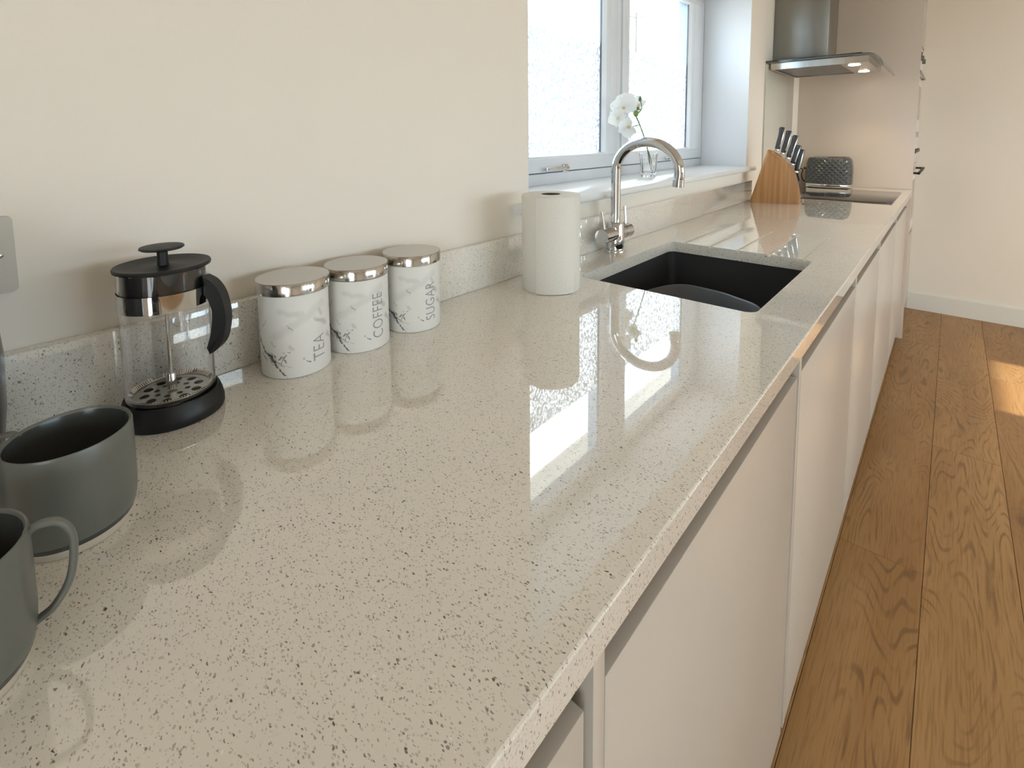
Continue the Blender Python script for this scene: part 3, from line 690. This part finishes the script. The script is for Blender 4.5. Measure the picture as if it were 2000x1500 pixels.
bm = bmesh.new(); lathe(bm, [(0, .1845), (.008, .1845), (.020, .1825), (.038, .1835), (.046, .1865), (.0490, .1868), (.0500, .1850), (.0495, .1825), (.0470, .1818), (.0432, .1818), (.0432, .150), (.0415, .149), (.0415, .178), (0, .178)], 72); obj('lid', bm, M['black'], cp, 40)
bm = bmesh.new(); lathe(bm, [(0, .1846), (.0062, .1846), (.0056, .190), (.0056, .2025), (.021, .2040), (.0232, .2055), (.0225, .2075), (.012, .2085), (0, .2088)], 48); obj('knob', bm, M['black'], cp, 50)
bm = bmesh.new(); tube(bm, [(0, 0, .034), (0, 0, .178)], .0022, 12); obj('plunger_rod', bm, M['chrome'], cp, 40)
bm = bmesh.new(); lathe(bm, [(0, .0295), (.0052, .0295), (.0055, .046), (.0045, .049), (0, .049)], 24); obj('hub', bm, M['chrome'], cp, 40)
# perforated plate
bm = bmesh.new(); lathe(bm, [(.0, .0275), (.034, .0275), (.040, .0285), (.0425, .0320), (.0432, .0320), (.0432, .0310), (.0415, .0268), (.034, .0262), (0, .0262)], 96)
plate = obj('filter_plate', bm, M['plate'], cp)
cut = []
for nh, rh, r0, st in ((8, .0032, .0165, 0.2), (10, .0052, .0280, 0.0)):
    for k in range(nh):
        a = st + 2 * math.pi * k / nh; bm = bmesh.new(); tube(bm, [(r0 * math.cos(a), r0 * math.sin(a), .02), (r0 * math.cos(a), r0 * math.sin(a), .035)], rh, 14); cut.append(obj('c', bm, M['steel'], cp))
bpy.context.view_layer.update(); boolean(plate, cut)
bm = bmesh.new()
for k in range(90):
    a = 2 * math.pi * k / 90; tube(bm, [(.0400 * math.cos(a), .0400 * math.sin(a), .0300), (.0436 * math.cos(a), .0436 * math.sin(a), .0335)], .0008, 5)
o = obj('spring_coil', bm, M['chrome'], cp); o['kind'] = 'stuff'
# handle: a crescent
outer = smoothpts([(.0478, 0, .1705), (.0600, 0, .1620), (.0690, 0, .1450), (.0725, 0, .1180), (.0680, 0, .0920), (.0600, 0, .0790), (.0500, 0, .0730)], 12)
inner = smoothpts([(.0478, 0, .1500), (.0530, 0, .1420), (.0565, 0, .1300), (.0565, 0, .1160), (.0545, 0, .1020), (.0510, 0, .0890), (.0478, 0, .0800)], 12)
bm = bmesh.new(); prism(bm, [(p.x, p.z) for p in outer] + [(p.x, p.z) for p in inner[::-1]], 'y', -.0085, .0085)
es = [e for e in bm.edges if abs(e.verts[0].co.y - e.verts[1].co.y) < 1e-6]; bmesh.ops.bevel(bm, geom=es, offset=.003, segments=3, profile=.5, affect='EDGES')
obj('handle', bm, M['black'], cp, 50)

# ---------------------------------------------------------------- mugs
def mug(lb, c, rz):
    t = thing('mug', lb, 'mug', (c[0], c[1], H + .0003), rz, 'grey stoneware mugs')
    h = .0872
    bm = bmesh.new(); lathe(bm, [(.0402, .0078), (.0418, .0125), (.0433, .020), (.0440, .032), (.0440, .070), (.0438, h - .002), (.0430, h), (.0418, h), (.0408, h - .002), (.0405, .060), (.0400, .020), (.036, .010), (0, .008)], 96)
    nf = len(bm.faces)
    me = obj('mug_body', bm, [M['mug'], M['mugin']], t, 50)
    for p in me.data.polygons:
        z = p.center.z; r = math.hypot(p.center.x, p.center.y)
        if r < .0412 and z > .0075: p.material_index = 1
    bm = bmesh.new(); lathe(bm, [(0, .004), (.034, .004), (.036, 0), (.0375, 0), (.0386, .002), (.0402, .0078), (.036, .0079)], 96); obj('foot', bm, M['biscuit'], t, 50)['label'] = 'unglazed pale foot band'
    bm = bmesh.new()
    pth = smoothpts([(.0415, 0, h - .0045), (.0490, 0, h - .0015), (.0590, 0, h - .0055), (.0640, 0, h - .0200), (.0610, 0, .0420), (.0520, 0, .0260), (.0425, 0, .0205)], 6)
    tube(bm, pth, [(.0024, .0034)] * len(pth), 16); obj('handle', bm, M['mug'], t, 60)
mug('grey-green stoneware mug beside the coffee press, its rim fully in view', (.2331, -.1300), math.radians(222))
mug('grey-green stoneware mug cut off by the left edge, its handle in view', (.3440, -.2070), math.radians(80))

# ---------------------------------------------------------------- kettle, mostly outside the frame
kt = thing('kettle', 'dark grey rounded kettle just showing at the left edge', 'kettle', (.105, -.2445, H + .0003))
bm = bmesh.new(); lathe(bm, [(0, 0), (.078, 0), (.080, .006), (.080, .018), (.076, .020)], 64); obj('kettle_base', bm, M['black'], kt, 40)
bm = bmesh.new(); lathe(bm, [(0, .0205), (.074, .0205), (.079, .03), (.0845, .08), (.0860, .13), (.0835, .17), (.075, .205), (.060, .225), (.055, .228)], 64); obj('kettle_body', bm, M['kettle'], kt, 50)
bm = bmesh.new(); lathe(bm, [(.0548, .2285), (.050, .234), (.02, .242), (.012, .244), (.012, .252), (.018, .258), (.015, .266), (0, .268)], 48); obj('kettle_lid', bm, M['kettle'], kt, 50)
bm = bmesh.new(); pth = smoothpts([(0, -.070, .205), (0, -.120, .215), (0, -.140, .16), (0, -.125, .09), (0, -.084, .06)], 6); tube(bm, pth, [(.009, .013)] * len(pth), 14); obj('handle', bm, M['black'], kt, 60)

# ---------------------------------------------------------------- wall fittings
so = thing('wall_socket', 'satin double wall socket at the left edge above the upstand', 'socket', (.0005, -.211, H + .2095))
bm = bmesh.new(); prism(bm, rrect(-.073, .073, -.043, .043, .006, 5), 'x', 0, .005)
es = [e for e in bm.edges if all(v.co.x > .004 for v in e.verts)]; bmesh.ops.bevel(bm, geom=es, offset=.0015, segments=2, affect='EDGES'); obj('face_plate', bm, M['socket'], so, 40)
for sy in (-.060, .060):
    bm = bmesh.new(); lathe(bm, [(0, .0022), (.0025, .0018), (.0038, .0)], 20); bmesh.ops.rotate(bm, verts=bm.verts, matrix=Matrix.Rotation(math.radians(90), 3, 'Y')); bmesh.ops.translate(bm, verts=bm.verts, vec=(.0051, sy, 0)); obj('screw', bm, M['rivet'], so, 50)
for sy in (-.035, .035):
    mbox('socket_insert', (.0051, .0062, sy - .018, sy + .018, -.022, .010), M['whitep'], so, bev=.0005); mbox('rocker_switch', (.0051, .0085, sy - .008, sy + .008, .018, .034), M['whitep'], so, bev=.001)

# ---------------------------------------------------------------- vase and orchid
VZ = H + .1723; VX, VY = -.110, 1.646
vs_ = thing('glass_vase', 'small clear glass vase on the window sill behind the tap', 'vase', (VX, VY, VZ))
def flute(x, y, z, a): w = 1 + .035 * math.cos(10 * a); return x * w, y * w, z
bm = bmesh.new(); lathe(bm, [(0, 0), (.026, 0), (.029, .004), (.029, .022), (.0335, .085), (.0350, .092), (.0320, .092), (.0305, .085), (.0255, .022), (.022, .016), (0, .015)], 80, fn=flute); obj('vase_body', bm, M['water'], vs_, 30)
orc = thing('orchid', 'white artificial orchid stem standing in the glass vase', 'flower', (VX, VY, VZ + .016))
bm = bmesh.new()
s1 = smoothpts([(.004, .017, .003), (.0, .005, .050), (.0, -.012, .095), (.0, -.041, .140), (.0, -.078, .186), (.0, -.118, .2275)], 6); tube(bm, s1, .0022, 8)
s2 = smoothpts([(.004, .017, .003), (.006, .022, .010), (.006, .020, .030), (.002, -.008, .085)], 6); tube(bm, s2, .0021, 8)
s3 = smoothpts([(.0, -.118, .2275), (.004, -.095, .232), (.004, -.073, .246), (.002, -.070, .262), (.0, -.078, .278)], 5); tube(bm, s3, .0017, 8)
s4 = smoothpts([(.004, -.078, .243), (.004, -.088, .243), (.002, -.0985, .247)], 4); tube(bm, s4, .0015, 6)
s5 = smoothpts([(.0, -.078, .186), (-.012, -.110, .180), (-.016, -.140, .178)], 4); tube(bm, s5, .0017, 6)
obj('stem', bm, M['stem'], orc, 50)
for q, (p_, r_) in enumerate((((.004, -.118, .2275), .0100), ((.0, -.079, .281), .0060), ((.002, -.0990, .247), .0055), ((-.002, -.074, .289), .0045))):
    bm = bmesh.new(); bmesh.ops.create_uvsphere(bm, u_segments=14, v_segments=10, radius=r_)
    for v in bm.verts: v.co.z *= 1.25
    bmesh.ops.translate(bm, verts=bm.verts, vec=p_); obj('bud', bm, M['bud' if q == 0 else 'stem'], orc, 60)
def petal(bm, L_, Wd, ang, cup, off):
    n1, n2 = 7, 6; grid = []
    for i in range(n1 + 1):
        t = i / n1; w = Wd * math.sin(math.pi * min(1, t * .93 + .07) ** .75) ** .7 if t < 1 else 0
        row = []
        for j in range(n2 + 1):
            s_ = j / n2 * 2 - 1; x = t * L_; y = s_ * w * .5
            z = off + cup * (t * t) * L_ - .25 * cup * abs(s_) ** 2 * w + .0015 * math.sin(5 * s_ + 3 * t)
            row.append(bm.verts.new((x * math.cos(ang) - y * math.sin(ang), x * math.sin(ang) + y * math.cos(ang), z)))
        grid.append(row)
    for i in range(n1):
        for j in range(n2): bm.faces.new((grid[i][j], grid[i + 1][j], grid[i + 1][j + 1], grid[i][j + 1]))
for p_, nrm, sc, spin in (((-.014, -.180, .250), (.50, -.85, .10), 1.30, .3), ((-.030, -.040, .262), (.35, -.75, .35), 1.05, 1.1), ((-.012, -.148, .176), (.55, -.80, -.10), 1.10, 2.0), ((-.030, -.195, .212), (.3, -.9, .0), 1.0, .9), ((-.028, -.140, .276), (.4, -.8, .3), 1.0, .1)):
    bm = bmesh.new()
    for a in (90, 210, 330): petal(bm, .036 * sc, .026 * sc, math.radians(a) + spin, -.10, -.0015)
    for a in (25, 155): petal(bm, .038 * sc, .046 * sc, math.radians(a) + spin, .08, .001)
    mt = Matrix.Translation(p_) @ Vector(nrm).to_track_quat('Z', 'Y').to_matrix().to_4x4()
    bmesh.ops.transform(bm, matrix=mt, verts=bm.verts); fo = obj('blossom', bm, M['petal'], orc, 80)
    bm = bmesh.new(); petal(bm, .012, .008, 4.7 + spin, .9, .002); petal(bm, .009, .008, 4.0 + spin, .9, .002); petal(bm, .009, .008, 5.4 + spin, .9, .002)
    bmesh.ops.transform(bm, matrix=mt, verts=bm.verts); obj('lip', bm, M['yolk'], fo, 80)

# ---------------------------------------------------------------- knife block and knives
ang = math.radians(14)
kb = thing('knife_block', 'curved light wood knife block on the worktop before the hob', 'knife block', (.043, 2.44, H + .0003), ang)
# local x runs along the face, local y goes away from the camera; its outline in (x, z)
outl = [(0, 0), (.236, 0), (.2345, .043), (.2265, .082), (.2125, .1295), (.1925, .172), (.1735, .197), (.150, .2215), (.1265, .2405), (.1030, .2530), (.088, .2585), (.080, .2590), (.0755, .2560)]
outl = [(x * .93, z) for x, z in outl]
bm = bmesh.new(); prism(bm, outl, 'y', 0, .085)
es = [e for e in bm.edges if abs(e.verts[0].co.y - e.verts[1].co.y) < 1e-6 and not all(v.co.z < .001 for v in e.verts)]
bmesh.ops.bevel(bm, geom=es, offset=.010, segments=4, profile=.5, affect='EDGES'); obj('wood_block', bm, M['wood'], kb, 35)
kn = [((.1143, .2490), (.1385, .3660), .0122), ((.1410, .2310), (.1700, .3490), .0120), ((.1660, .2090), (.2010, .3265), .0122), ((.1880, .1810), (.2150, .2790), .0104), ((.2080, .1440), (.2300, .2590), .0104)]
klab = ['tallest dark-handled knife, at the upper left of the block', 'dark-handled knife second from the upper left of the block', 'middle dark-handled knife of the five in the block',
        'shorter dark-handled knife second from the lower right of the block', 'shorter dark-handled knife at the lower right of the block']
for (a, b), lb, w in zip([k[:2] for k in kn], klab, [k[2] for k in kn]):
    A = Vector((a[0] * .93 + .003, .042, a[1] + .002)); B = Vector((b[0] * .93 + .003, .042, b[1] + .003)); D = (B - A); Ln = D.length; D.normalize()
    base = kb.location + Matrix.Rotation(ang, 3, 'Z') @ A
    t = thing('knife', lb, 'knife', base, ang, 'knives in the block')
    rot = Matrix.Rotation(math.atan2(D.x, D.z), 4, 'Y')
    def kp(name, build, mat):
        bm = bmesh.new(); build(bm); bmesh.ops.transform(bm, matrix=rot, verts=bm.verts); return obj(name, bm, mat, t, 40)
    kp('bolster', lambda bm: box(bm, -w * .95, w * .95, -.0065, .0065, .002, Ln * .11, .002), M['rivet'])
    def hnd(bm):
        rr = [(.0, .10), (.9, .115), (1.0, .35), (.95, .6), (1.05, .8), (1.2, .93), (.9, .99), (.3, 1.0)]
        tube(bm, [(0.15 * w * math.sin(t_ * 3), 0, Ln * t_) for _, t_ in rr], [(max(.05, k_) * .0122, max(.05, k_) * w) for k_, _ in rr], 12)
    kp('handle', hnd, M['handle'])
    kp('tang', lambda bm: box(bm, w * .55, w * 1.08, -.0098, .0098 * .2, Ln * .2, Ln * .96, .001), M['rivet'])['label'] = 'steel tang strip along the handle'

# ---------------------------------------------------------------- toaster
TX, TY = .212, 3.468
to = thing('toaster', 'charcoal dimpled toaster with a chrome base band in the corner behind the hob', 'toaster', (TX, TY, H + .0003))
plan = [(-.125, -.025), (-.112, -.058), (-.030, -.082), (.030, -.082), (.104, -.062), (.122, -.030), (.122, .040), (.104, .072), (.030, .092), (-.030, .092), (-.112, .066), (-.125, .035)]
def loft(bm, secs):
    rings = [[bm.verts.new((x * s_ + dx, y * s_, z)) for x, y in plan] for s_, z, dx in secs]
    for a, b in zip(rings, rings[1:]):
        for q in range(len(a)): bm.faces.new((a[q], a[(q + 1) % len(a)], b[(q + 1) % len(a)], b[q]))
    bm.faces.new(rings[0][::-1]); bm.faces.new(rings[-1])
bm = bmesh.new(); loft(bm, [(.99, .025, 0), (1.0, .032, 0), (1.0, .110, 0), (.98, .140, 0), (.95, .168, 0), (.90, .182, 0), (.82, .188, 0)]); obj('toaster_body', bm, M['toaster'], to, 50)
bm = bmesh.new(); loft(bm, [(1.0, .005, 0), (1.012, .008, 0), (1.012, .021, 0), (1.0, .0248, 0)]); obj('chrome_band', bm, M['chrome'], to, 40)
mbox('toaster_foot', [(-.105, -.075, -.045, -.02, 0, .0068), (.07, .10, -.045, -.02, 0, .0068), (-.105, -.075, .03, .055, 0, .0068), (.07, .10, .03, .055, 0, .0068), (-.09, .09, -.06, .07, .004, .0068)], M['black'], to)
mbox('slot', [(-.075, .075, -.034, -.010, .1882, .1892), (-.075, .075, .014, .038, .1882, .1892)], M['blackg'], to)
for ty in (-.055, .058): mbox('top_trim', (-.098, .098, ty, ty + .005, .1883, .1905), M['chrome'], to)
mbox('lever', (-.140, -.1225, -.012, .018, .11, .122), M['black'], to, bev=.002)
bm = bmesh.new(); tube(bm, smoothpts([(-.118, .05, .02), (-.150, .040, .035), (-.158, .03, .075), (-.150, .03, .100), (-.165, .02, .112), (-.176, .01, .08), (-.170, .03, .03), (-.185, .05, .06), (-.2035, .055, .13)], 6), .0032, 8); obj('power_cord', bm, M['black'], to, 60)
